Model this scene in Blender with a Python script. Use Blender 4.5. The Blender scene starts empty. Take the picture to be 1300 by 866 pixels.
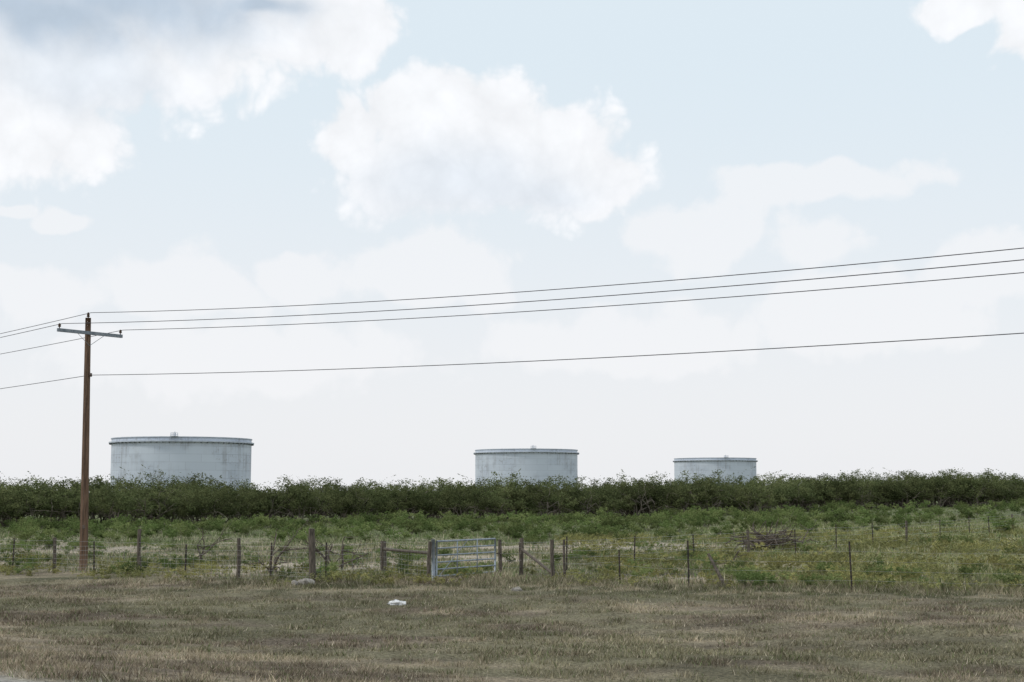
import bpy, math, random
import numpy as np
from mathutils import Vector, Matrix

random.seed(7)
rng = np.random.default_rng(7)
scene = bpy.context.scene
scene.view_settings.view_transform = 'Standard'
scene.view_settings.look = 'None'
scene.view_settings.exposure = 0

# ------------------------------------------------------------------ helpers
_tab = np.random.default_rng(3).random((256, 256))
def vnoise(x, y, ox=0.0):
    x = np.asarray(x, float) + ox * 17.3; y = np.asarray(y, float) + ox * 9.1
    xi = np.floor(x).astype(int); yi = np.floor(y).astype(int)
    fx = x - xi; fy = y - yi
    fx = fx * fx * (3 - 2 * fx); fy = fy * fy * (3 - 2 * fy)
    a = _tab[xi % 256, yi % 256]; b = _tab[(xi + 1) % 256, yi % 256]
    c = _tab[xi % 256, (yi + 1) % 256]; d = _tab[(xi + 1) % 256, (yi + 1) % 256]
    return (a * (1 - fx) + b * fx) * (1 - fy) + (c * (1 - fx) + d * fx) * fy
def fbm(x, y, ox=0.0, o=4):
    t = 0; a = 0.5; s = 0
    for i in range(o):
        t = t + a * vnoise(np.asarray(x) * 2 ** i, np.asarray(y) * 2 ** i, ox + i * 3.7); s += a; a *= 0.55
    return t / s
def sm(a, b, x):
    t = np.clip((np.asarray(x, float) - a) / (b - a), 0, 1)
    return t * t * (3 - 2 * t)

RN = (0.62, 0.785)     # normal of the road / power line corridor (world XY)
def height(x, y):
    x = np.asarray(x, float); y = np.asarray(y, float)
    s = RN[0] * x + RN[1] * y
    emb = 1.25 * (1 - sm(5, 20, s)) * sm(-26, -9, s)
    rise = 0.95 * sm(0, 60, x) * sm(55, 190, y)
    off = sm(7, 14, s)
    bump = (0.10 * (fbm(x / 5, y / 5, 1) - .5) + 0.5 * (fbm(x / 22, y / 22, 5) - .5) * sm(60, 100, y)) * off
    swale = -0.12 * np.exp(-((s - 27) / 4) ** 2)
    return emb + rise + bump + swale

def new_obj(name, mesh, parent=None):
    o = bpy.data.objects.new(name, mesh)
    scene.collection.objects.link(o)
    if parent is not None: o.parent = parent
    return o
def empty(name, loc=(0, 0, 0)):
    o = bpy.data.objects.new(name, None); o.empty_display_size = .5
    scene.collection.objects.link(o); o.location = loc
    return o

class MB:
    def __init__(s): s.v = []; s.f = []; s.m = []
    def tube(s, pts, rad, n=6, mat=0, cap=True):
        pts = [Vector(p) for p in pts]
        if not hasattr(rad, '__len__'): rad = [rad] * len(pts)
        base = len(s.v); ref = None
        for i, p in enumerate(pts):
            if i == 0: d = pts[1] - pts[0]
            elif i == len(pts) - 1: d = pts[-1] - pts[-2]
            else: d = pts[i + 1] - pts[i - 1]
            d.normalize()
            if ref is None: ref = Vector((0, 0, 1)) if abs(d.z) < .9 else Vector((1, 0, 0))
            u = d.cross(ref).normalized(); w = d.cross(u).normalized()
            for k in range(n):
                a = 2 * math.pi * k / n
                s.v.append(tuple(p + (u * math.cos(a) + w * math.sin(a)) * rad[i]))
        for i in range(len(pts) - 1):
            for k in range(n):
                a = base + i * n + k; b = base + i * n + (k + 1) % n
                s.f.append((a, b, b + n, a + n)); s.m.append(mat)
        if cap:
            s.f.append(tuple(base + k for k in range(n))); s.m.append(mat)
            e = base + (len(pts) - 1) * n
            s.f.append(tuple(e + n - 1 - k for k in range(n))); s.m.append(mat)
    def box(s, c, size, rot=None, mat=0):
        b = len(s.v); c = Vector(c); R = rot if rot is not None else Matrix.Identity(3)
        for sx in (-.5, .5):
            for sy in (-.5, .5):
                for sz in (-.5, .5):
                    s.v.append(tuple(c + R @ Vector((sx * size[0], sy * size[1], sz * size[2]))))
        for q in ((0, 1, 3, 2), (4, 6, 7, 5), (0, 4, 5, 1), (2, 3, 7, 6), (0, 2, 6, 4), (1, 5, 7, 3)):
            s.f.append(tuple(b + i for i in q)); s.m.append(mat)
    def quads(s, V, mat=0):
        b = len(s.v); s.v.extend(map(tuple, V.reshape(-1, 3)))
        for i in range(len(V)):
            s.f.append((b + 4 * i, b + 4 * i + 1, b + 4 * i + 2, b + 4 * i + 3)); s.m.append(mat)
    def mesh(s, name, mats, smooth=False):
        me = bpy.data.meshes.new(name); me.from_pydata(s.v, [], s.f)
        for m in mats: me.materials.append(m)
        me.polygons.foreach_set('material_index', s.m)
        if smooth: me.polygons.foreach_set('use_smooth', [True] * len(s.f))
        me.update(); return me

# ------------------------------------------------------------------ materials
class NT:
    def __init__(s, tree): s.t = tree; s.n = tree.nodes; s.l = tree.links
    def node(s, typ, **kw):
        n = s.n.new(typ)
        for k, v in kw.items(): setattr(n, k, v)
        return n
    def put(s, sock, v):
        if isinstance(v, bpy.types.NodeSocket): s.l.new(v, sock)
        else: sock.default_value = v
    def math(s, op, a, b=None, c=None, clamp=False):
        n = s.node('ShaderNodeMath', operation=op); n.use_clamp = clamp
        s.put(n.inputs[0], a)
        if b is not None: s.put(n.inputs[1], b)
        if c is not None: s.put(n.inputs[2], c)
        return n.outputs[0]
    def vmath(s, op, a, b=None, c=None):
        n = s.node('ShaderNodeVectorMath', operation=op)
        s.put(n.inputs[0], a)
        if b is not None: s.put(n.inputs[1], b)
        if c is not None: s.put(n.inputs[2], c)
        return n.outputs['Value'] if op == 'LENGTH' else n.outputs['Vector']
    def mix(s, f, a, b, blend='MIX'):
        n = s.node('ShaderNodeMix', data_type='RGBA', blend_type=blend)
        s.put(n.inputs[0], f); s.put(n.inputs[6], a); s.put(n.inputs[7], b)
        return n.outputs[2]
    def ramp(s, x, a, b, lo=0.0, hi=1.0):
        n = s.node('ShaderNodeMapRange', interpolation_type='SMOOTHSTEP')
        s.put(n.inputs[0], x); n.inputs[1].default_value = a; n.inputs[2].default_value = b
        n.inputs[3].default_value = lo; n.inputs[4].default_value = hi
        return n.outputs[0]
    def noise(s, vec, scale, detail=4, rough=.55, out='Fac'):
        n = s.node('ShaderNodeTexNoise'); s.put(n.inputs['Vector'], vec)
        n.inputs['Scale'].default_value = scale; n.inputs['Detail'].default_value = detail
        n.inputs['Roughness'].default_value = rough
        return n.outputs[out]
def mat_base(name, rough=.85, metal=0, spec=.3):
    m = bpy.data.materials.new(name); m.use_nodes = True
    nt = NT(m.node_tree); b = nt.n['Principled BSDF']
    b.inputs['Roughness'].default_value = rough; b.inputs['Metallic'].default_value = metal
    b.inputs['Specular IOR Level'].default_value = spec
    return m, nt, b
def C(r, g, b): return (r, g, b, 1)
def noisy_mat(name, c1, c2, scale=5, stretch=(1, 1, 1), rough=.85, metal=0, bump=0.3, spec=.3):
    m, nt, b = mat_base(name, rough, metal, spec)
    tc = nt.node('ShaderNodeTexCoord').outputs['Object']
    v = nt.vmath('MULTIPLY', tc, stretch)
    n = nt.noise(v, scale, 6, .65)
    nt.l.new(nt.mix(nt.ramp(n, .35, .65), c1, c2), b.inputs['Base Color'])
    bp = nt.node('ShaderNodeBump'); bp.inputs['Strength'].default_value = bump; bp.inputs['Distance'].default_value = .02
    nt.l.new(n, bp.inputs['Height']); nt.l.new(bp.outputs[0], b.inputs['Normal'])
    return m
def leaf_mat(name, cA, cB, cC, transl=.25):
    """foliage: random tone per leaf + random tone per plant"""
    m = bpy.data.materials.new(name); m.use_nodes = True
    nt = NT(m.node_tree); nt.n.clear()
    geo = nt.node('ShaderNodeNewGeometry'); oi = nt.node('ShaderNodeObjectInfo')
    pos = geo.outputs['Position']
    clump = nt.noise(pos, .55, 1, .6)
    c = nt.mix(geo.outputs['Random Per Island'], cA, cB)
    c = nt.mix(nt.math('MULTIPLY', nt.ramp(clump, .42, .62), .75), c, cC)
    k = nt.math('ADD', nt.math('MULTIPLY', oi.outputs['Random'], .75), .62)
    sc = nt.vmath('SCALE', c)
    nt.l.new(k, sc.node.inputs['Scale'])
    d = nt.node('ShaderNodeBsdfDiffuse'); t = nt.node('ShaderNodeBsdfTranslucent')
    nt.l.new(sc, d.inputs[0]); nt.l.new(sc, t.inputs[0])
    mx = nt.node('ShaderNodeMixShader'); mx.inputs[0].default_value = transl
    nt.l.new(d.outputs[0], mx.inputs[1]); nt.l.new(t.outputs[0], mx.inputs[2])
    o = nt.node('ShaderNodeOutputMaterial'); nt.l.new(mx.outputs[0], o.inputs[0])
    return m
def attr_leaf_mat(name):
    m = bpy.data.materials.new(name); m.use_nodes = True
    nt = NT(m.node_tree); nt.n.clear()
    a = nt.node('ShaderNodeAttribute', attribute_name='tone').outputs['Color']
    d = nt.node('ShaderNodeBsdfDiffuse'); nt.l.new(a, d.inputs[0])
    o = nt.node('ShaderNodeOutputMaterial'); nt.l.new(d.outputs[0], o.inputs[0])
    return m

M_pole = noisy_mat('pole_wood', C(.085, .052, .034), C(.19, .12, .078), 6, (3, 3, .25))
M_oldwood = noisy_mat('weathered_wood', C(.050, .042, .034), C(.15, .125, .10), 8, (3, 3, .4), bump=.6)
M_bark = noisy_mat('bark', C(.08, .065, .052), C(.23, .20, .165), 6, (2, 2, .5))
M_dead = noisy_mat('dead_wood', C(.06, .048, .04), C(.15, .12, .10), 6)
M_arm = noisy_mat('crossarm_grey', C(.17, .20, .23), C(.28, .31, .34), 6)
M_steelpost = noisy_mat('dark_steel_post', C(.025, .025, .025), C(.075, .055, .04), 9, rough=.7)
M_wire = noisy_mat('galvanised_wire', C(.22, .22, .21), C(.34, .33, .31), 3, rough=.6)
M_gate = noisy_mat('galvanised_gate', C(.20, .24, .28), C(.34, .38, .42), 7, rough=.5, metal=.3, spec=.5)
M_cond = noisy_mat('conductor', C(.05, .05, .055), C(.09, .09, .1), 3, rough=.6)
M_ins = noisy_mat('insulator', C(.07, .045, .035), C(.12, .08, .06), 3, rough=.3, spec=.6)
M_plastic = noisy_mat('white_plastic', C(.40, .41, .42), C(.78, .78, .78), 9, rough=.5, bump=.8)
M_rock = noisy_mat('pale_rock', C(.18, .165, .15), C(.36, .335, .30), 6, bump=.8)
M_mesq = leaf_mat('mesquite_leaves', C(.078, .098, .044), C(.124, .146, .062), C(.165, .180, .082))
M_shrub = leaf_mat('shrub_leaves', C(.095, .140, .048), C(.16, .210, .076), C(.210, .240, .098))
M_weed = leaf_mat('weed_leaves', C(.16, .175, .075), C(.28, .275, .12), C(.36, .335, .13))
M_blade = attr_leaf_mat('grass_blades')

# ------------------------------------------------------------------ ground tones
def lerp(a, b, t): return a * (1 - t[:, None]) + b * t[:, None]
STRAW = np.array([.355, .298, .215]); BROWN = np.array([.168, .137, .102]); OLIVE = np.array([.153, .150, .088])
GREEN = np.array([.112, .148, .060]); SAND = np.array([.48, .42, .34]); GRAVEL = np.array([.44, .42, .39]); DIRT = np.array([.115, .098, .09])
YG = np.array([.25, .25, .11])
def fence_y(x):
    """the roadside fence line"""
    return np.where(x < -6.9, 49.2 - (x + 6.9) * .60, np.where(x < 1.4, 49.8, 49.8 - (x - 1.4) * .5 * (x < 6) - 2.3 * (x >= 6) - (x >= 6) * (x - 6) * .22))
def tone(x, y):
    s = RN[0] * x + RN[1] * y
    n1 = fbm(x / 7, y / 2.6, 2); n2 = fbm(x / 1.1, y / 1.1, 9, 3); n3 = fbm(x / 9, y / 4, 12); n4 = fbm(x / 2.4, y / 1.6, 77, 3)
    c = lerp(np.repeat(BROWN[None], len(x), 0), STRAW, sm(.38, .60, n1 * .4 + n2 * .3 + n4 * .3))
    c = lerp(c, OLIVE, .7 * sm(.46, .60, n3 * .6 + n4 * .4))
    # greener strip beside the fence
    fy = fence_y(x)
    c = lerp(c, OLIVE * .85, .85 * sm(-10, -5, y - fy + 5 * (n2 - .5)) * sm(.28, .5, n1))
    c = lerp(c, STRAW, .65 * np.exp(-((y - fy + 3.5) / 2.2) ** 2) * sm(.4, .6, n2))
    # paddock behind the fence
    inside = sm(-1.5, 1.5, y - fy)
    f1 = fbm(x / 7, y / 5, 21); f2 = fbm(x / 2, y / 2, 25, 3)
    p = lerp(np.repeat(OLIVE[None] * 1.15, len(x), 0), STRAW * 1.05, sm(.40, .60, f1 * .5 + f2 * .5))
    p = lerp(p, GREEN * 1.1, .7 * sm(72, 95, y))
    p = lerp(p, SAND, .9 * sm(.50, .60, f1) * (1 - sm(85, 105, y)) * sm(fy + 1, fy + 5, y) * sm(.35, .5, f2))
    ys = sm(5, 14, x - (y - 50) * .1) * (1 - sm(105, 140, y))
    p = lerp(p, YG, .75 * ys * sm(.3, .5, f2))
    p = lerp(p, DIRT, .85 * np.exp(-(((x - 4.8) / 3.4) ** 2 + ((y - 53.5) / 1.5) ** 2)))
    p = lerp(p, DIRT, .7 * np.exp(-(((x - 17) / 4) ** 2 + ((y - 49) / 1.2) ** 2)))
    c = lerp(c, p, inside)
    c = lerp(c, GRAVEL, 1 - sm(8.8, 9.8, s + 1.0 * (n2 - .5)))
    return c * (0.70 + .6 * n2)[:, None]

# ------------------------------------------------------------------ ground sheet
def axis(lo, hi, st, far):
    a = list(np.arange(lo, hi + 1e-6, st)); d = st
    up = hi; dn = lo
    while up < far:
        d *= 1.35; up += d; dn -= d; a.append(up); a.insert(0, dn)
    return np.array(a)
gx = axis(-80, 110, 0.7, 7000); gy = axis(-30, 230, 0.5, 7000)
X, Y = np.meshgrid(gx, gy); xf = X.ravel(); yf = Y.ravel()
zf = height(xf, yf)
nx, ny = len(gx), len(gy)
me = bpy.data.meshes.new('ground')
idx = np.arange(nx * ny).reshape(ny, nx)
F = np.stack([idx[:-1, :-1], idx[:-1, 1:], idx[1:, 1:], idx[1:, :-1]], -1).reshape(-1, 4)
def fast_mesh(me, V, F):
    n = F.shape[1]
    me.vertices.add(len(V)); me.vertices.foreach_set('co', V.astype(np.float32).ravel())
    me.loops.add(F.size); me.loops.foreach_set('vertex_index', F.astype(np.int32).ravel())
    me.polygons.add(len(F)); me.polygons.foreach_set('loop_start', np.arange(0, F.size, n, dtype=np.int32))
    me.update(calc_edges=True); me.validate()
fast_mesh(me, np.stack([xf, yf, zf], 1), F)
ca = me.color_attributes.new('tone', 'FLOAT_COLOR', 'POINT')
col = np.ones((len(xf), 4)); col[:, :3] = tone(xf, yf); ca.data.foreach_set('color', col.astype(np.float32).ravel())
me.polygons.foreach_set('use_smooth', [True] * len(me.polygons))
m, nt, b = mat_base('soil_and_grass', .95, spec=.1)
a = nt.node('ShaderNodeAttribute', attribute_name='tone').outputs['Color']
pos = nt.node('ShaderNodeNewGeometry').outputs['Position']
n1 = nt.noise(pos, 12, 5, .75); n2 = nt.noise(pos, 1.7, 4, .6)
k = nt.math('ADD', nt.math('MULTIPLY', nt.ramp(n1, .35, .65), .8), nt.math('MULTIPLY', n2, .5))
sc = nt.vmath('SCALE', a); nt.l.new(nt.math('ADD', k, .1), sc.node.inputs['Scale'])
nt.l.new(sc, b.inputs['Base Color'])
bp = nt.node('ShaderNodeBump'); bp.inputs['Strength'].default_value = .8; bp.inputs['Distance'].default_value = .06
nt.l.new(n1, bp.inputs['Height']); nt.l.new(bp.outputs[0], b.inputs['Normal'])
me.materials.append(m)
new_obj('ground', me)

# road beside which the photograph was taken
RD = (RN[1], -RN[0])
def strip(name, s0, s1, z, t0, t1, mat, parent=None, dash=None):
    mb = MB(); t = t0
    while t < t1:
        e = t + (dash[0] if dash else 20)
        V = []
        for (ss, tt) in ((s0, t), (s1, t), (s1, e), (s0, e)):
            V.append((RN[0] * ss + RD[0] * tt, RN[1] * ss + RD[1] * tt, z))
        bi = len(mb.v); mb.v += V; mb.f.append((bi, bi + 1, bi + 2, bi + 3)); mb.m.append(0)
        t = t + (sum(dash) if dash else 20)
    return new_obj(name, mb.mesh(name, [mat]), parent)
M_asph = noisy_mat('asphalt', C(.045, .045, .047), C(.065, .064, .062), 12)
M_paint = noisy_mat('road_paint', C(.6, .6, .58), C(.75, .75, .72), 10)
road = empty('road')
strip('asphalt', -6.2, 4.0, 1.258, -200, 200, M_asph, road)
strip('edge_line', 3.3, 3.42, 1.262, -200, 200, M_paint, road)
strip('edge_line_far', -5.6, -5.48, 1.262, -200, 200, M_paint, road)
strip('centre_line', -1.16, -1.04, 1.262, -200, 200, M_paint, road, dash=(3, 9))

# ------------------------------------------------------------------ grass blades
def blades(name, x, y, h, w, col, lean=.5, parent=None):
    n = len(x); z = height(x, y) - .015
    a = rng.random(n) * 2 * np.pi; la = rng.random(n) * 2 * np.pi; ll = rng.random(n) * lean * h
    dx = np.cos(a) * w / 2; dy = np.sin(a) * w / 2
    V = np.empty((n, 3, 3))
    V[:, 0] = np.stack([x - dx, y - dy, z], 1); V[:, 1] = np.stack([x + dx, y + dy, z], 1)
    V[:, 2] = np.stack([x + np.cos(la) * ll, y + np.sin(la) * ll, z + h], 1)
    F = np.arange(n * 3).reshape(n, 3)
    me = bpy.data.meshes.new(name); fast_mesh(me, V.reshape(-1, 3), F)
    ca = me.color_attributes.new('tone', 'FLOAT_COLOR', 'POINT')
    c = np.ones((n, 3, 4)); c[:, :, :3] = col[:, None, :]
    ca.data.foreach_set('color', c.astype(np.float32).ravel())
    me.materials.append(M_blade)
    return new_obj(name, me, parent)
def wedge(n, y0, y1, k=.46, pad=3, p=1.0):
    y = y0 + (y1 - y0) * rng.random(n) ** p
    x = (rng.random(n) * 2 - 1) * (k * y + pad)
    return x, y
# mown verge
x, y = wedge(640000, 11, 51, p=1.2)
s = RN[0] * x + RN[1] * y
clm = fbm(x / .45, y / .45, 41, 3); pat = fbm(x / 1.8, y / 1.2, 31, 3)
keep = (s > 9.2) & (y < fence_y(x) + 1) & (rng.random(len(x)) < .10 + 1.3 * sm(.38, .62, clm * .5 + pat * .5))
x, y, clm, pat = x[keep], y[keep], clm[keep], pat[keep]
n = len(x); c = tone(x, y) * 1.15
pick = rng.random(n)
c = c * (.60 + .80 * rng.random(n))[:, None]
gr = pick < .10; c[gr] = GREEN * (.8 + .6 * rng.random(gr.sum()))[:, None]
st = pick > .92; c[st] = np.array([.48, .42, .32]) * (.7 + .5 * rng.random(st.sum()))[:, None]
tuft = sm(.48, .68, clm)
edge = sm(-5, -1.5, y - fence_y(x))
h = (.022 + .042 * rng.random(n)) * (1 + 1.5 * tuft) * (1 + 1.8 * edge * (.3 + .8 * rng.random(n)))
blades('verge_grass', x, y, h, .009 + .010 * rng.random(n) + .007 * (y > 27), c, 1.3)
# paddock grass and weeds
x, y = wedge(400000, 46, 150, k=.48, pad=6, p=1.35)
keep = (y > fence_y(x)) & (rng.random(len(x)) < 1.5 * fbm(x / 2.5, y / 2.5, 51, 3) ** 1.6 + .05)
T = tone(x, y); bare = (T[:, 0] > .36) & (rng.random(len(x)) < .85); dark = (T[:, 0] < .12) & (T[:, 1] < .115) & (rng.random(len(x)) < .7)
keep &= ~bare & ~dark
x, y, T = x[keep], y[keep], T[keep]; n = len(x)
c = T * (.7 + .8 * rng.random(n))[:, None] * 1.1
pick = rng.random(n); gr = pick < .32; c[gr] = (GREEN * 1.25) * (.7 + .8 * rng.random(gr.sum()))[:, None]
st = pick > .86; c[st] = np.array([.46, .42, .29]) * (.7 + .5 * rng.random(st.sum()))[:, None]
h = (.07 + .16 * rng.random(n)) * (.6 + 1.2 * sm(.4, .7, fbm(x / 2, y / 2, 61, 3)))
blades('paddock_grass', x, y, h, .025 + .0003 * y * (.5 + rng.random(n)), c, .9)

# ------------------------------------------------------------------ foliage meshes
def leafquads(c, L, W, r, up=.3):
    n = len(c)
    u = r.normal(size=(n, 3)); u[:, 2] *= .7; u /= np.linalg.norm(u, axis=1)[:, None]
    v = r.normal(size=(n, 3)); v -= (v * u).sum(1)[:, None] * u; v /= np.linalg.norm(v, axis=1)[:, None]
    L = L[:, None] / 2; W = W[:, None] / 2
    return np.stack([c - u * L, c + v * W, c + u * L, c - v * W], 1)
def branchy(mb, p, d, length, rad, depth, r, mat=0, wig=.35, tips=None, n=5):
    p = np.array(p, float); d = np.array(d, float); d /= np.linalg.norm(d)
    pts = [p.copy()]; k = 4
    for i in range(k):
        d = d + r.normal(size=3) * wig * .5; d /= np.linalg.norm(d)
        p = p + d * length / k; pts.append(p.copy())
    mb.tube(pts, list(np.linspace(rad, rad * .55, k + 1)), n, mat, cap=False)
    if tips is not None and depth <= 1: tips.extend(pts[2:])
    if depth > 0:
        for j in range(r.integers(2, 4)):
            q = pts[r.integers(2, k + 1)]
            dd = d + r.normal(size=3) * .75
            branchy(mb, q, dd, length * r.uniform(.55, .8), rad * .5, depth - 1, r, mat, wig, tips, max(3, n - 1))
def bush(name, seed, H, R, stems, nclump, per, leaf, mats, low=.25, spread=.55, cl=.45, wisp=6):
    r = np.random.default_rng(seed); mb = MB(); tips = []
    for i in range(stems):
        a = r.random() * 6.28; rr = r.random() * R * .25
        d = (math.cos(a) * spread, math.sin(a) * spread, 1)
        branchy(mb, (math.cos(a) * rr, math.sin(a) * rr, -.1), d, H * .5, H * .017 * r.uniform(.7, 1.3), 2, r, 0, .4, tips)
    # clump centres: irregular envelope from a few overlapping lobes
    lobes = [(r.normal(size=3) * np.array([R * .45, R * .45, H * .10]) + np.array([0, 0, H * r.uniform(.45, .72)]), r.uniform(.35, .6)) for _ in range(6)]
    cs = []
    while len(cs) < nclump:
        lc, lr = lobes[r.integers(6)]
        v = r.normal(size=3); v /= np.linalg.norm(v); v *= r.random() ** .45
        p = lc + v * np.array([R * lr * 1.5, R * lr * 1.5, H * lr * .62])
        if H * low * r.uniform(.4, 1.2) < p[2] < H * 1.03: cs.append(p)
    for t in tips[:nclump // 2]:
        if t[2] > H * low and t[2] < H: cs.append(t)
    cs = np.array(cs)
    cent = np.repeat(cs, per, 0)
    rad = np.repeat(r.uniform(.5, 1.3, len(cs)), per)[:, None]
    cent = cent + r.normal(size=cent.shape) * cl * rad * np.array([.62, .62, .42])
    cent[:, 2] = np.maximum(cent[:, 2], .06)
    n = len(cent)
    mb.quads(leafquads(cent, leaf * r.uniform(.7, 1.6, n), leaf * r.uniform(.3, .6, n), r), 1)
    # a few wispy shoots poking out of the crown
    for i in range(wisp):
        lc, lr = lobes[r.integers(6)]
        base = lc + np.array([r.normal() * R * .3, r.normal() * R * .3, H * .12])
        tip = base + np.array([r.normal() * .2, r.normal() * .2, r.uniform(.12, .25)]) * H
        m_ = 16; tt = r.random(m_)[:, None]
        q = base * (1 - tt) + tip * tt + r.normal(size=(m_, 3)) * .04 * H * (1 - tt)
        mb.quads(leafquads(q, leaf * r.uniform(.7, 1.4, m_), leaf * r.uniform(.3, .5, m_), r), 1)
    return mb.mesh(name, mats)

mesq = [bush('mesquite_%d' % i, 100 + i, 4.15, 2.0, 5, 62, 38, .20, [M_bark, M_mesq], low=.28, cl=.42, wisp=4) for i in range(7)]
shrubs = [bush('shrub_%d' % i, 200 + i, 1.0, .75, 3, 26, 18, .12, [M_bark, M_shrub], low=.08, cl=.14) for i in range(4)]
weeds = [bush('weed_%d' % i, 300 + i, .42, .42, 3, 16, 12, .065, [M_bark, M_weed], low=.02, cl=.07) for i in range(4)]

def scatter(parent, name, meshes, pts, smin, smax, zs=(.85, 1.15)):
    for (px, py, k) in pts:
        o = bpy.data.objects.new(name, random.choice(meshes)); scene.collection.objects.link(o); o.parent = parent
        sc_ = random.uniform(smin, smax) * k
        o.location = (px, py, float(height(px, py)) - .03)
        o.scale = (sc_ * random.uniform(.85, 1.2), sc_ * random.uniform(.85, 1.2), sc_ * random.uniform(*zs))
        o.rotation_euler = (0, 0, random.random() * 6.28)

thicket = empty('mesquite_thicket')
pts = []
for xx in np.arange(-80, 135, 2.6):
    for r_ in np.arange(0, 22, 3.1):
        px = xx + random.uniform(-1.2, 1.2)
        py = 153 + .64 * px + r_ + random.uniform(-1.2, 1.2) + 7 * (float(fbm(px / 10, 3.3, 71)) - .5)
        k = .84 + .32 * float(fbm(px / 6, py / 6, 81)) + .0007 * (px + 40)
        pts.append((px, py, k))
scatter(thicket, 'mesquite_bush', mesq, pts, .80, 1.07, (.88, 1.08))

under = empty('green_shrubs')
pts = []
for i in range(1500):
    px = random.uniform(-75, 90); py = random.uniform(64, 150 + .64 * px)  if 150 + .64 * px > 66 else 0
    if py == 0 or abs(px) > .5 * py + 6: continue
    dens = float(fbm(px / 8, py / 6, 91)); far = float(sm(78, 108, py))
    if dens + .28 * far - (.12 if px > 25 else 0) < .59: continue
    pts.append((px, py, .70 + .6 * dens * far))
scatter(under, 'shrub', shrubs, pts, .5, 1.25)
print('shrubs', len(pts))

wp = empty('low_weeds'); pts = []
for i in range(1700):
    py = random.uniform(46, 100); px = random.uniform(3, 45)
    if abs(px) > .45 * py or py < float(fence_y(np.array(px))) + 1: continue
    if float(fbm(px / 4, py / 3, 95)) < .46: continue
    pts.append((px, py, 1))
for i in range(420):
    px = random.uniform(-30, 22); py = float(fence_y(np.array(px))) + random.uniform(-2.5, 6)
    if float(fbm(px / 3, py / 3, 97)) < .46: continue
    pts.append((px, py, .8))
scatter(wp, 'weed', weeds, pts, .55, 1.25)
gw = empty('fence_weeds'); pts = []
for i in range(360):
    px = random.uniform(-32, 26); py = float(fence_y(np.array(px))) + random.uniform(-1.6, 20)
    if float(fbm(px / 3, py / 3, 99)) < .46: continue
    pts.append((px, py, 1))
scatter(gw, 'weed', shrubs, pts, .25, .6)

# ------------------------------------------------------------------ storage tanks
def tank_mat():
    m, nt, b = mat_base('tank_paint', .6, spec=.35)
    uv = nt.node('ShaderNodeTexCoord').outputs['UV']
    oi = nt.node('ShaderNodeObjectInfo')
    cx = nt.node('ShaderNodeCombineXYZ'); nt.l.new(nt.math('MULTIPLY', oi.outputs['Random'], 300), cx.inputs[0])
    uvr = nt.vmath('ADD', uv, cx.outputs[0])
    br = nt.node('ShaderNodeTexBrick'); nt.l.new(uv, br.inputs['Vector'])
    br.inputs['Color1'].default_value = C(.47, .52, .60); br.inputs['Color2'].default_value = C(.54, .59, .67)
    br.inputs['Mortar'].default_value = C(.33, .36, .42)
    br.inputs['Scale'].default_value = 1; br.inputs['Mortar Size'].default_value = .08
    br.inputs['Brick Width'].default_value = 9.4; br.inputs['Row Height'].default_value = 2.42; br.inputs['Mortar Smooth'].default_value = .6
    st = nt.noise(nt.vmath('MULTIPLY', uvr, (.7, .05, 1)), 1.0, 6, .65)
    big = nt.noise(nt.vmath('MULTIPLY', uvr, (.07, .12, 1)), 1.0, 3, .5)
    mask = nt.math('MULTIPLY', nt.ramp(st, .48, .64), nt.ramp(big, .38, .58))
    spots = nt.noise(uvr, .9, 5, .7)
    mask2 = nt.math('MULTIPLY', nt.ramp(spots, .54, .66), .6)
    c = nt.mix(nt.math('MULTIPLY', mask, .5), br.outputs['Color'], C(.25, .25, .26))
    c = nt.mix(nt.math('MULTIPLY', mask2, nt.ramp(big, .42, .58)), c, C(.24, .22, .22))
    c = nt.mix(nt.ramp(big, .42, .60, .45, 0), c, C(.64, .69, .76))
    nt.l.new(c, b.inputs['Base Color'])
    return m
M_tank = tank_mat()
M_rim = noisy_mat('tank_rim_paint', C(.42, .46, .53), C(.56, .60, .67), .6)
M_dark = noisy_mat('tank_bracket_steel', C(.16, .17, .19), C(.24, .25, .27), 1)
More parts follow.
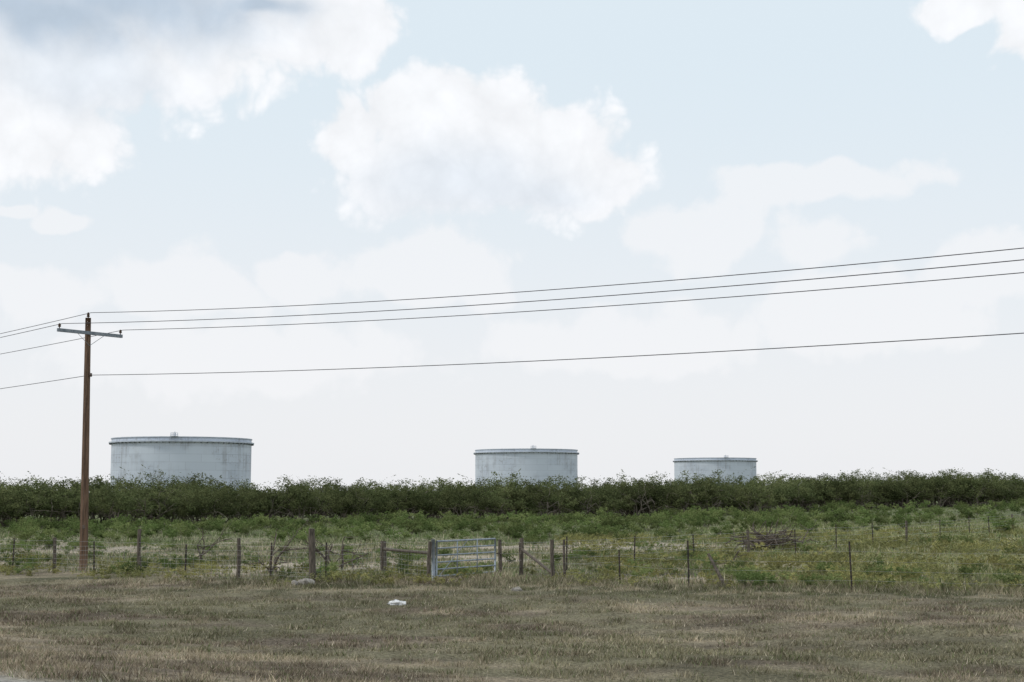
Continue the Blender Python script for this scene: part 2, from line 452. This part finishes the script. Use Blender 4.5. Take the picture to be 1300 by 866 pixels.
def tank(cx, cy, H, rotz, R=22.2):
    root = empty('oil_storage_tank', (cx, cy, 0)); root.rotation_euler = (0, 0, rotz)
    N = 128; mb_v = []; mb_f = []; uvs = []
    for j, z in enumerate([0, H]):
        for i in range(N + 1):
            a = 2 * math.pi * i / N
            mb_v.append((R * math.cos(a), R * math.sin(a), z)); uvs.append((a * R, z))
    for i in range(N): mb_f.append((i, i + 1, i + 1 + N + 1, i + N + 1))
    me = bpy.data.meshes.new('shell'); me.from_pydata(mb_v, [], mb_f)
    ul = me.uv_layers.new(name='UVMap')
    for lp in me.loops: ul.data[lp.index].uv = uvs[lp.vertex_index]
    for p in me.polygons: p.use_smooth = True
    me.materials.append(M_tank); new_obj('shell', me, root)
    def ring(name, r0, r1, z0, z1, mat):
        v = []; f = []
        for i in range(N):
            a = 2 * math.pi * i / N; c_, s_ = math.cos(a), math.sin(a)
            v += [(r0 * c_, r0 * s_, z0), (r1 * c_, r1 * s_, z0), (r1 * c_, r1 * s_, z1), (r0 * c_, r0 * s_, z1)]
        for i in range(N):
            for k in range(4):
                a = 4 * i + k; b_ = 4 * i + (k + 1) % 4; j = 4 * ((i + 1) % N)
                f.append((a, b_, j + (k + 1) % 4, j + k))
        me = bpy.data.meshes.new(name); me.from_pydata(v, [], f); me.materials.append(mat); new_obj(name, me, root)
    ring('top_curb', R - .15, R + .22, H, H + .25, M_rim)
    ring('wind_girder', R + .01, R + .75, H - 1.15, H - .98, M_rim)
    ring('girder_lip', R + .755, R + .82, H - 1.32, H - .95, M_rim)
    ring('bottom_chime', R + .01, R + .25, .0, .12, M_rim)
    ring('floating_roof', 0.5, R - .3, H - 5.2, H - 5.0, M_rim)
    mb = MB()
    for i in range(72):
        a = 2 * math.pi * i / 72; c_, s_ = math.cos(a), math.sin(a)
        R3 = Matrix.Rotation(a, 3, 'Z')
        mb.box(((R + .38) * c_, (R + .38) * s_, H - 1.42), (.68, .16, .50), R3)
    new_obj('girder_brackets', mb.mesh('girder_brackets', [M_dark]), root)
    # gauger platform with handrail and spiral stair
    mb = MB(); pa = -math.pi / 2 - rotz + .12
    for da in np.linspace(-.045, .045, 4):
        a = pa + da
        for rr in (R + .1, R + 1.2):
            mb.tube([(rr * math.cos(a), rr * math.sin(a), H + .3), (rr * math.cos(a), rr * math.sin(a), H + 1.3)], .05, 4)
    for zz in (H + .8, H + 1.28):
        for rr in (R + .1, R + 1.2):
            mb.tube([(rr * math.cos(pa + d), rr * math.sin(pa + d), zz) for d in np.linspace(-.045, .045, 6)], .04, 4)
    for d in np.linspace(-.04, .04, 5):
        a = pa + d; mb.box(((R + .7) * math.cos(a), (R + .7) * math.sin(a), H + .33), (1.3, .5, .1), Matrix.Rotation(a, 3, 'Z'))
    mb.tube([((R - .6) * math.cos(pa), (R - .6) * math.sin(pa), H - .5), ((R - .6) * math.cos(pa), (R - .6) * math.sin(pa), H + 1.7)], .14, 6)
    new_obj('gauger_platform', mb.mesh('gauger_platform', [M_rim]), root)
    mb = MB(); nst = 110; sa = pa + 2.4
    for i in range(nst):
        t = i / nst; a = sa + t * 1.25; z = H * (1 - t)
        mb.box(((R + .5) * math.cos(a), (R + .5) * math.sin(a), z), (.8, .30, .05), Matrix.Rotation(a, 3, 'Z'))
    for off in (.0, 1.0):
        mb.tube([((R + .92) * math.cos(sa + t * 1.25), (R + .92) * math.sin(sa + t * 1.25), H * (1 - t) + off) for t in np.linspace(0, 1, 50)], .05, 4)
    new_obj('spiral_stair', mb.mesh('spiral_stair', [M_rim]), root)
tank(-103.9, 449, 19.5, .4, 21.5)
tank(6.2, 615, 20.9, 1.7, 22.0)
tank(110.0, 773, 21.0, 3.0, 22.0)

# ------------------------------------------------------------------ utility poles and conductors
P0 = Vector((-16.75, 56.2)); LD = Vector((0.785, -0.62)); AD = Vector((0.62, 0.785)); SPAN = 80
def pole(xy, lean):
    z0 = float(height(xy.x, xy.y)); root = empty('utility_pole', (xy.x, xy.y, z0))
    Ht = 9.95 - z0; mb = MB(); n = 14
    pts = [(lean * i / n, 0, -.3 if i == 0 else Ht * i / n) for i in range(n + 1)]
    mb.tube(pts, [.165 - .055 * i / n for i in range(n + 1)], 14, 0)
    new_obj('shaft', mb.mesh('shaft', [M_pole], True), root)
    R3 = Matrix.Rotation(math.atan2(AD.y, AD.x), 3, 'Z'); za = Ht - .62; xo = lean * .94
    nrm = Vector((-AD.y, AD.x)) * -1
    mb = MB(); off = Vector((nrm.x * .17, nrm.y * .17, 0))
    mb.box(Vector((xo, 0, za)) + off, (3.0, .10, .13), R3)
    new_obj('crossarm', mb.mesh('crossarm', [M_arm]), root)
    mb = MB()
    for sgn in (-1, 1):
        mb.tube([Vector((xo, 0, za - .5)) + off * .8, Vector((xo + AD.x * sgn * .6, AD.y * sgn * .6, za - .07)) + off * 1.2], .010, 4)
    new_obj('arm_braces', mb.mesh('arm_braces', [M_arm]), root)
    mb = MB()
    def insul(p, h=.2):
        mb.tube([p, p + Vector((0, 0, h * .3)), p + Vector((0, 0, h * .35)), p + Vector((0, 0, h * .6)), p + Vector((0, 0, h * .65)), p + Vector((0, 0, h))],
                [.02, .02, .065, .045, .06, .03], 10)
    for sgn in (-1, 1): insul(Vector((xo + AD.x * sgn * 1.42, AD.y * sgn * 1.42, za + .06)) + off, .20)
    insul(Vector((lean, 0, Ht - .05)), .27)
    mb.box((xo * .8 + .15, -.05, 7.67 - z0), (.10, .08, .14))
    new_obj('insulators', mb.mesh('insulators', [M_ins], True), root)
    mb = MB(); mb.tube([(.0, -.165, .1), (lean * .5, -.145, Ht * .5), (lean * .8, -.13, Ht * .8)], .006, 4)
    mb.box((.01, -.172, 1.7), (.10, .012, .14))
    new_obj('ground_wire_and_tag', mb.mesh('ground_wire_and_tag', [M_dead]), root)
for k, ln in ((0, -.12), (1, .05), (-1, .05)): pole(P0 + LD * SPAN * k, ln)
mb = MB()
nrm = Vector((-AD.y, AD.x)) * -1
for (o, z, sag) in ((-1.42, 9.58, 1.28), (0, 10.16, 1.35), (1.42, 9.58, 1.14), (.05, 7.67, .88)):
    for k in (-1, 0):
        A = P0 + LD * SPAN * k + AD * o + (nrm * .17 if abs(o) > 1 else Vector((0, 0)))
        B = A + LD * SPAN
        pts = []
        for i in range(41):
            t = i / 40; q = A.lerp(B, t); pts.append((q.x, q.y, z - 4 * sag * t * (1 - t)))
        mb.tube(pts, .0125, 5, 0, False)
new_obj('overhead_power_lines', mb.mesh('overhead_power_lines', [M_cond], True))

# ------------------------------------------------------------------ fences
def G(x, y, z=0): return Vector((x, y, float(height(x, y)) + z))
def wood_post(mb, x, y, h, r, lean=(0, 0)):
    n = 6; ph = random.random() * 9
    pts = []; rad = []
    for i in range(n + 1):
        t = i / n; p = G(x, y, -.15 + (h + .15) * t)
        p.x += lean[0] * t + .018 * math.sin(ph + 4 * t); p.y += lean[1] * t
        pts.append(p); rad.append(r * (1.12 - .2 * t + .05 * math.sin(ph * 3 + 7 * t)))
    mb.tube(pts, rad, 9, 0)
def t_post(mb, x, y, h):
    lx = random.uniform(-.05, .05)
    mb.box(G(x, y, h / 2) + Vector((lx / 2, 0, 0)), (.055, .014, h), Matrix.Rotation(lx / h, 3, 'Y'), 1)
    mb.box(G(x, y, h / 2) + Vector((lx / 2, .0275, 0)), (.014, .04, h), Matrix.Rotation(lx / h, 3, 'Y'), 1)
def fence(posts, strands, mesh_h=None, step=.3, wr=.0035, extra=None):
    root = empty('wire_fence', (0, 0, 0)); mb = MB()
    for (x, y, kind, h) in posts:
        if kind == 't': t_post(mb, x, y, h)
        else: wood_post(mb, x, y, h, {'w': .07, 'W': .115, 's': .045}[kind], (random.uniform(-.06, .06), random.uniform(-.05, .05)))
    if extra: extra(mb)
    new_obj('posts', mb.mesh('posts', [M_oldwood, M_steelpost]), root)
    mb = MB()
    for a, b_ in zip(posts[:-1], posts[1:]):
        L = math.hypot(b_[0] - a[0], b_[1] - a[1]); m_ = max(2, int(L / 1.5)); 
        for z in strands:
            pts = []
            for i in range(m_ + 1):
                t = i / m_; x = a[0] + (b_[0] - a[0]) * t; y = a[1] + (b_[1] - a[1]) * t
                z0 = float(height(a[0], a[1])) * (1 - t) + float(height(b_[0], b_[1])) * t
                pts.append((x, y - .06, z0 + z - .035 * 4 * t * (1 - t) + random.uniform(-.008, .008)))
            mb.tube(pts, wr, 3, 0, False)
        if mesh_h:
            q = int(L / step)
            for i in range(q):
                t = (i + .5) / q; x = a[0] + (b_[0] - a[0]) * t; y = a[1] + (b_[1] - a[1]) * t; z0 = float(height(x, y))
                mb.tube([(x, y - .06, z0 + .05), (x + random.uniform(-.02, .02), y - .06, z0 + mesh_h)], wr * .8, 3, 0, False)
    new_obj('wires', mb.mesh('wires', [M_wire]), root)
    return root
def P(px, d, kind, h): return ((px - 650) / 1805 * d * .995, d, kind, h)   # bearing, distance
left = [(-46, 72.5, 'w', 1.3), (-40, 69, 't', 1.3), (-34, 65.5, 'w', 1.35), (-28, 62, 't', 1.3), (-23.5, 59.2, 'w', 1.3),
        P(20, 57, 't', 1.25), P(72, 56, 'w', 1.3), P(123, 55, 't', 1.2), P(180, 53.6, 'w', 1.7), P(238, 52.5, 't', 1.2),
        P(305, 51, 'w', 1.45), P(346, 50.4, 't', 1.3), P(398, 49.2, 'W', 1.82), P(415, 50.5, 't', 1.3), P(487, 53.4, 'W', 1.25), P(545, 49.6, 'w', 1.35)]
def lx(mb):
    a = P(487, 53.4, 0, 0); b_ = P(545, 49.6, 0, 0)
    mb.tube([G(a[0], a[1], .95), G(b_[0], b_[1], .95)], .055, 7, 0)
fence(left, (.08, .2, .34, .5, .68, .86, 1.02, 1.2), 1.02, .28, .0048, lx)
gr = (-.49, 52.8)
right_back = [(gr[0] + .05, gr[1] + .12, 'w', 1.3), P(662, 53.2, 'w', 1.35)]
bx, by = 2.2, 55.2
q = 0
while bx < 64:
    right_back.append((bx + random.uniform(-.2, .2), by, 'w' if q % 4 == 3 else 't', random.uniform(1.2, 1.4)))
    bx += 3.0; by += 4.1; q += 1
def rx(mb):
    a = P(662, 53.2, 0, 0); b_ = P(700, 50.2, 0, 0)
    mb.tube([G(a[0], a[1], .95), G(b_[0], b_[1], .25)], .05, 6, 0)
fence(right_back, (.3, .55, .8, 1.02, 1.2), None, .3, .0055, rx)
right_front = [P(662, 53.4, 's', 1.2), P(702, 50.0, 'w', 1.4), P(716, 49.9, 's', 1.4), P(786, 48.2, 't', 1.1), P(873, 45.9, 't', 1.5), P(1078, 44.8, 't', 1.5), (17.3, 43.4, 't', 1.4), (24, 42, 't', 1.4), (30, 40.5, 't', 1.4)]
def fx(mb):
    a = P(898, 46.6, 0, 0); b_ = P(921, 46.0, 0, 0)
    mb.tube([G(a[0], a[1], 1.05), G(b_[0], b_[1], -.05)], [.045, .07], 7, 0)
fence(right_front, (.3, .6, .9, 1.2), None, .3, .0035, fx)

# ------------------------------------------------------------------ metal gate
ga = Vector((-2.62, 49.9)); gb = Vector((-.62, 52.75)); root = empty('metal_gate', (ga.x, ga.y, float(height(ga.x, ga.y))))
mb = MB(); D = (gb - ga); Lg = D.length; D.normalize()
def gp(t, z): return Vector((D.x * t * Lg, D.y * t * Lg, z))
z0, z1 = .14, 1.34
for i, z in enumerate(np.linspace(z0, z1, 6)):
    mb.tube([gp(.0, z), gp(1, z)], .026 if i not in (0, 5) else .032, 8)
for t in (0, 1): mb.tube([gp(t, z0 - .02), gp(t, z1 + .02)], .036, 8)
for t in (.33, .67):
    c = gp(t, (z0 + z1) / 2); mb.box(c + Vector((D.y, -D.x, 0)) * .032, (.05, .012, z1 - z0), Matrix.Rotation(math.atan2(D.y, D.x), 3, 'Z'))
off = Vector((D.y, -D.x, 0)) * .045
mb.tube([gp(.02, z0) + off, gp(.5, z1) + off], .012, 5)
new_obj('gate_panel', mb.mesh('gate_panel', [M_gate], True), root)
mb = MB()
mb.tube([(-.10, -.02, -.2), (-.12, -.02, 1.42)], [.07, .065], 10)
new_obj('hinge_post', mb.mesh('hinge_post', [M_gate], True), root)
mb = MB()
for z in (.3, 1.12): mb.tube([(-.1, -.02, z), gp(0, z)], .02, 6)
q = gp(1, 0); mb.tube([q + Vector((0, 0, .8)), q + Vector((.15, .12, .8))], .02, 6)
new_obj('hinges_and_latch', mb.mesh('hinges_and_latch', [M_steelpost]), root)

# ------------------------------------------------------------------ brush pile, dead branches, bare tree, litter, rocks
def brush(name, x, y, cnt, L, seed, spread, up=.25, rad=.03, z=0.1, depth=1):
    r = np.random.default_rng(seed); mb = MB(); g = G(x, y)
    for i in range(cnt):
        a = r.random() * 6.28
        p = (r.normal() * spread, r.normal() * spread * .6, z + r.random() * z * 2)
        branchy(mb, p, (math.cos(a), math.sin(a) * .6, r.uniform(-.05, 2 * up)), L * r.uniform(.5, 1.1), rad * r.uniform(.6, 1.3), depth, r, 0, .35)
    o = new_obj(name, mb.mesh(name, [M_dead])); o.location = g; return o
brush('brush_pile', 13.4, 75, 60, 1.2, 5, .95, .25, .042, .2)
brush('dead_branch', -6.9, 56.5, 5, 1.5, 8, .25, .9, .05, .0, 2)
brush('dead_branch', -9.3, 55.0, 4, 1.3, 12, .25, .8, .045, .0, 2)
brush('dead_branch', -13.5, 62, 4, 1.5, 15, .3, .8, .045, .0, 2)
brush('dead_branch', 8.6, 60, 5, .8, 17, .4, .3, .03, .05, 1)
def bare_tree(x, y, H, seed):
    r = np.random.default_rng(seed); mb = MB()
    for i in range(3):
        a = r.random() * 6.28
        branchy(mb, (0, 0, -.1), (math.cos(a) * .35, math.sin(a) * .35, 1), H * .5, .06, 3, r, 0, .3)
    o = new_obj('bare_tree', mb.mesh('bare_tree', [M_dead])); o.location = G(x, y)
bare_tree(-21.5, 139.5, 4.6, 3); bare_tree(-24.5, 142, 4.2, 9); bare_tree(-33.5, 130.6, 3.2, 19); bare_tree(-36, 129, 3.0, 23)

def lump(name, x, y, sx, sy, sz, mat, seed, rough=.3):
    import bmesh
    bm = bmesh.new(); bmesh.ops.create_icosphere(bm, subdivisions=3, radius=1)
    r = np.random.default_rng(seed); o_ = r.random(3) * 40
    for v in bm.verts:
        k = 1 + rough * (float(vnoise(v.co.x * 1.7 + o_[0] + v.co.z, v.co.y * 1.7 + o_[1])) - .5) * 2 + rough * .5 * (float(vnoise(v.co.x * 4 + o_[2], v.co.z * 4 + v.co.y * 3)) - .5)
        v.co = Vector((v.co.x * sx * k, v.co.y * sy * k, v.co.z * sz * k))
    me = bpy.data.meshes.new(name); bm.to_mesh(me); bm.free(); me.materials.append(mat)
    o = new_obj(name, me); o.location = G(x, y, sz * .35); o.rotation_euler = (0, 0, r.random() * 3); return o
lump('plastic_bag', -3.15, 40.0, .20, .13, .07, M_plastic, 1, .8)
lump('rock', -6.85, 48.0, .28, .20, .15, M_rock, 2); lump('rock', -7.2, 47.8, .17, .13, .12, M_rock, 3)
lump('rock', .15, 44.6, .16, .11, .09, M_rock, 4)
lump('rock', 12.5, 76.5, .5, .35, .2, M_rock, 5)

# ------------------------------------------------------------------ world: daylight sky with cumulus
AZ, EL = math.radians(-105), math.radians(48)
w = bpy.data.worlds.new('World'); scene.world = w; w.use_nodes = True; w.name = 'sky'
nt = NT(w.node_tree); nt.n.clear()
TH = math.radians(6.07)
def ae(px, py):      # bearing / elevation of a feature of the sky
    a = (px - 650) / 1805; b_ = (433 - py) / 1805
    fy = math.cos(TH) - b_ * math.sin(TH); fz = math.sin(TH) + b_ * math.cos(TH)
    return math.atan2(a, fy), math.atan2(fz, math.hypot(a, fy))
tc = nt.node('ShaderNodeTexCoord').outputs['Generated']
sep = nt.node('ShaderNodeSeparateXYZ'); nt.l.new(tc, sep.inputs[0])
az = nt.math('ARCTAN2', sep.outputs[0], sep.outputs[1]); el = nt.math('ARCSINE', sep.outputs[2])
cmb = nt.node('ShaderNodeCombineXYZ'); nt.l.new(az, cmb.inputs[0]); nt.l.new(el, cmb.inputs[1])
AE = cmb.outputs[0]
wn = nt.noise(tc, 13, 2, .6, 'Color')
wns = nt.vmath('SUBTRACT', wn, (.5, .5, .5))
AEW = nt.vmath('MULTIPLY_ADD', wns, (.06, .05, 0), AE)
def field(blobs):
    cur = None
    for (x, y, rx_, ry_) in blobs:
        a, e = ae(x, y); ix, iy = 1805 / rx_, 1805 / ry_
        d = nt.vmath('LENGTH', nt.vmath('MULTIPLY_ADD', AEW, (ix, iy, 0), (-a * ix, -e * iy, 0)))
        if cur is None: cur = d
        else:
            n = nt.node('ShaderNodeMath', operation='SMOOTH_MIN'); nt.l.new(cur, n.inputs[0]); nt.l.new(d, n.inputs[1]); n.inputs[2].default_value = .25; cur = n.outputs[0]
    return nt.math('SUBTRACT', 1.0, cur)
v = nt.node('ShaderNodeTexVoronoi', feature='F1'); v.voronoi_dimensions = '2D'
nt.l.new(nt.vmath('MULTIPLY_ADD', wns, (.03, .03, 0), AE), v.inputs['Vector'])
v.inputs['Scale'].default_value = 23; v.inputs['Detail'].default_value = 3; v.inputs['Roughness'].default_value = .5
v.inputs['Lacunarity'].default_value = 2.2; v.normalize = True
B0 = nt.math('SUBTRACT', 1.0, v.outputs['Distance'])
fb = nt.noise(tc, 30, 5, .58)
b0c = nt.math('SUBTRACT', B0, .62)
fbc = nt.math('SUBTRACT', fb, .5)
rough = nt.math('ADD', nt.math('MULTIPLY', b0c, 1.5), nt.math('MULTIPLY', fbc, .5))
main = field([(60, 50, 190, 100), (210, 20, 240, 85), (50, 165, 115, 72), (430, 28, 88, 62), (330, 40, 90, 42),
              (600, 162, 102, 76), (690, 205, 115, 72), (560, 220, 125, 66), (432, 165, 46, 55), (775, 225, 55, 48), (500, 145, 62, 42),
              (1260, 5, 85, 28), (1310, 45, 40, 45)])
soft = field([(1060, 225, 115, 27), (970, 240, 60, 30), (890, 298, 90, 46), (1030, 310, 60, 42), (540, 335, 110, 46), (600, 362, 60, 36),
              (60, 370, 80, 38), (230, 360, 110, 45), (380, 350, 60, 36), (80, 283, 40, 12), (15, 267, 24, 9),
              (300, 460, 230, 50), (800, 430, 180, 45), (1120, 400, 160, 50), (1280, 350, 110, 50)])
gen = nt.noise(nt.vmath('MULTIPLY', tc, (1, 1, 1.8)), 3.2, 1, .5)
genf = nt.math('MULTIPLY', nt.math('SUBTRACT', gen, .56), 5)
outside = nt.math('MAXIMUM', nt.ramp(nt.math('ABSOLUTE', az), .42, .6), nt.ramp(el, .36, .5))
Fm = nt.math('ADD', main, rough)
Fs = nt.math('ADD', soft, rough)
Fg = nt.math('ADD', nt.math('ADD', genf, rough), nt.math('MULTIPLY', nt.math('SUBTRACT', outside, 1), 5))
Fm = nt.math('MAXIMUM', Fm, Fg)
dm = nt.math('MULTIPLY', nt.ramp(Fm, -.08, .28), .90); ds = nt.math('MULTIPLY', nt.ramp(Fs, -.06, .36), .62)
grey = field([(130, -5, 300, 55), (40, 30, 160, 46), (330, 5, 80, 24)])
greym = nt.ramp(nt.math('ADD', grey, nt.math('MULTIPLY', fbc, .8)), -.2, .8)
grey2 = field([(590, 238, 175, 60), (690, 240, 100, 40), (100, 100, 140, 50), (260, 50, 90, 30)])
grey2m = nt.ramp(nt.math('ADD', grey2, nt.math('MULTIPLY', b0c, -.6)), -.4, .8)
K = 10.0   # background strength is 0.1
def cK(r, g, b_): return (r * K, g * K, b_ * K, 1)
cloud = nt.mix(nt.math('MULTIPLY', grey2m, .9), cK(.92, .93, .955), cK(.76, .81, .875))
cloud = nt.mix(greym, cloud, cK(.47, .56, .67))
relv = nt.node('ShaderNodeVectorMath', operation='SCALE'); nt.l.new(cloud, relv.inputs[0])
nt.l.new(nt.math('ADD', 1.0, nt.math('ADD', nt.math('MULTIPLY', b0c, .32), nt.math('MULTIPLY', fbc, .16))), relv.inputs['Scale'])
cloud = relv.outputs[0]
sky = nt.node('ShaderNodeTexSky', sky_type='NISHITA'); sky.sun_disc = False
sky.sun_elevation = EL; sky.sun_rotation = AZ; sky.dust_density = 2.0; sky.air_density = 1.0
hz = nt.ramp(el, .02, .32)
haze = nt.mix(hz, cK(.90, .91, .935), cK(.775, .875, .945))
base = nt.mix(.92, sky.outputs[0], haze)
base = nt.mix(ds, base, cK(.925, .93, .95))
fin = nt.mix(dm, base, cloud)
bg = nt.node('ShaderNodeBackground'); nt.l.new(fin, bg.inputs[0]); bg.inputs[1].default_value = .1
out = nt.node('ShaderNodeOutputWorld'); nt.l.new(bg.outputs[0], out.inputs[0])
w.cycles.sampling_method = 'MANUAL'; w.cycles.sample_map_resolution = 256

sd = Vector((math.sin(AZ) * math.cos(EL), math.cos(AZ) * math.cos(EL), math.sin(EL)))
L = bpy.data.lights.new('sun', 'SUN'); L.energy = 1.4; L.angle = math.radians(10); L.color = (1, .96, .89)
lo = bpy.data.objects.new('sun', L); scene.collection.objects.link(lo); lo.location = sd * 100
lo.rotation_euler = (-sd).to_track_quat('-Z', 'Y').to_euler()

# ------------------------------------------------------------------ camera
cam = bpy.data.cameras.new('camera'); cam.lens = 50; cam.sensor_width = 36; cam.clip_end = 20000; cam.clip_start = .1
co = bpy.data.objects.new('camera', cam); scene.collection.objects.link(co)
co.location = (0, 0, 3.05); co.rotation_euler = (math.radians(90) + TH, 0, 0)
scene.camera = co
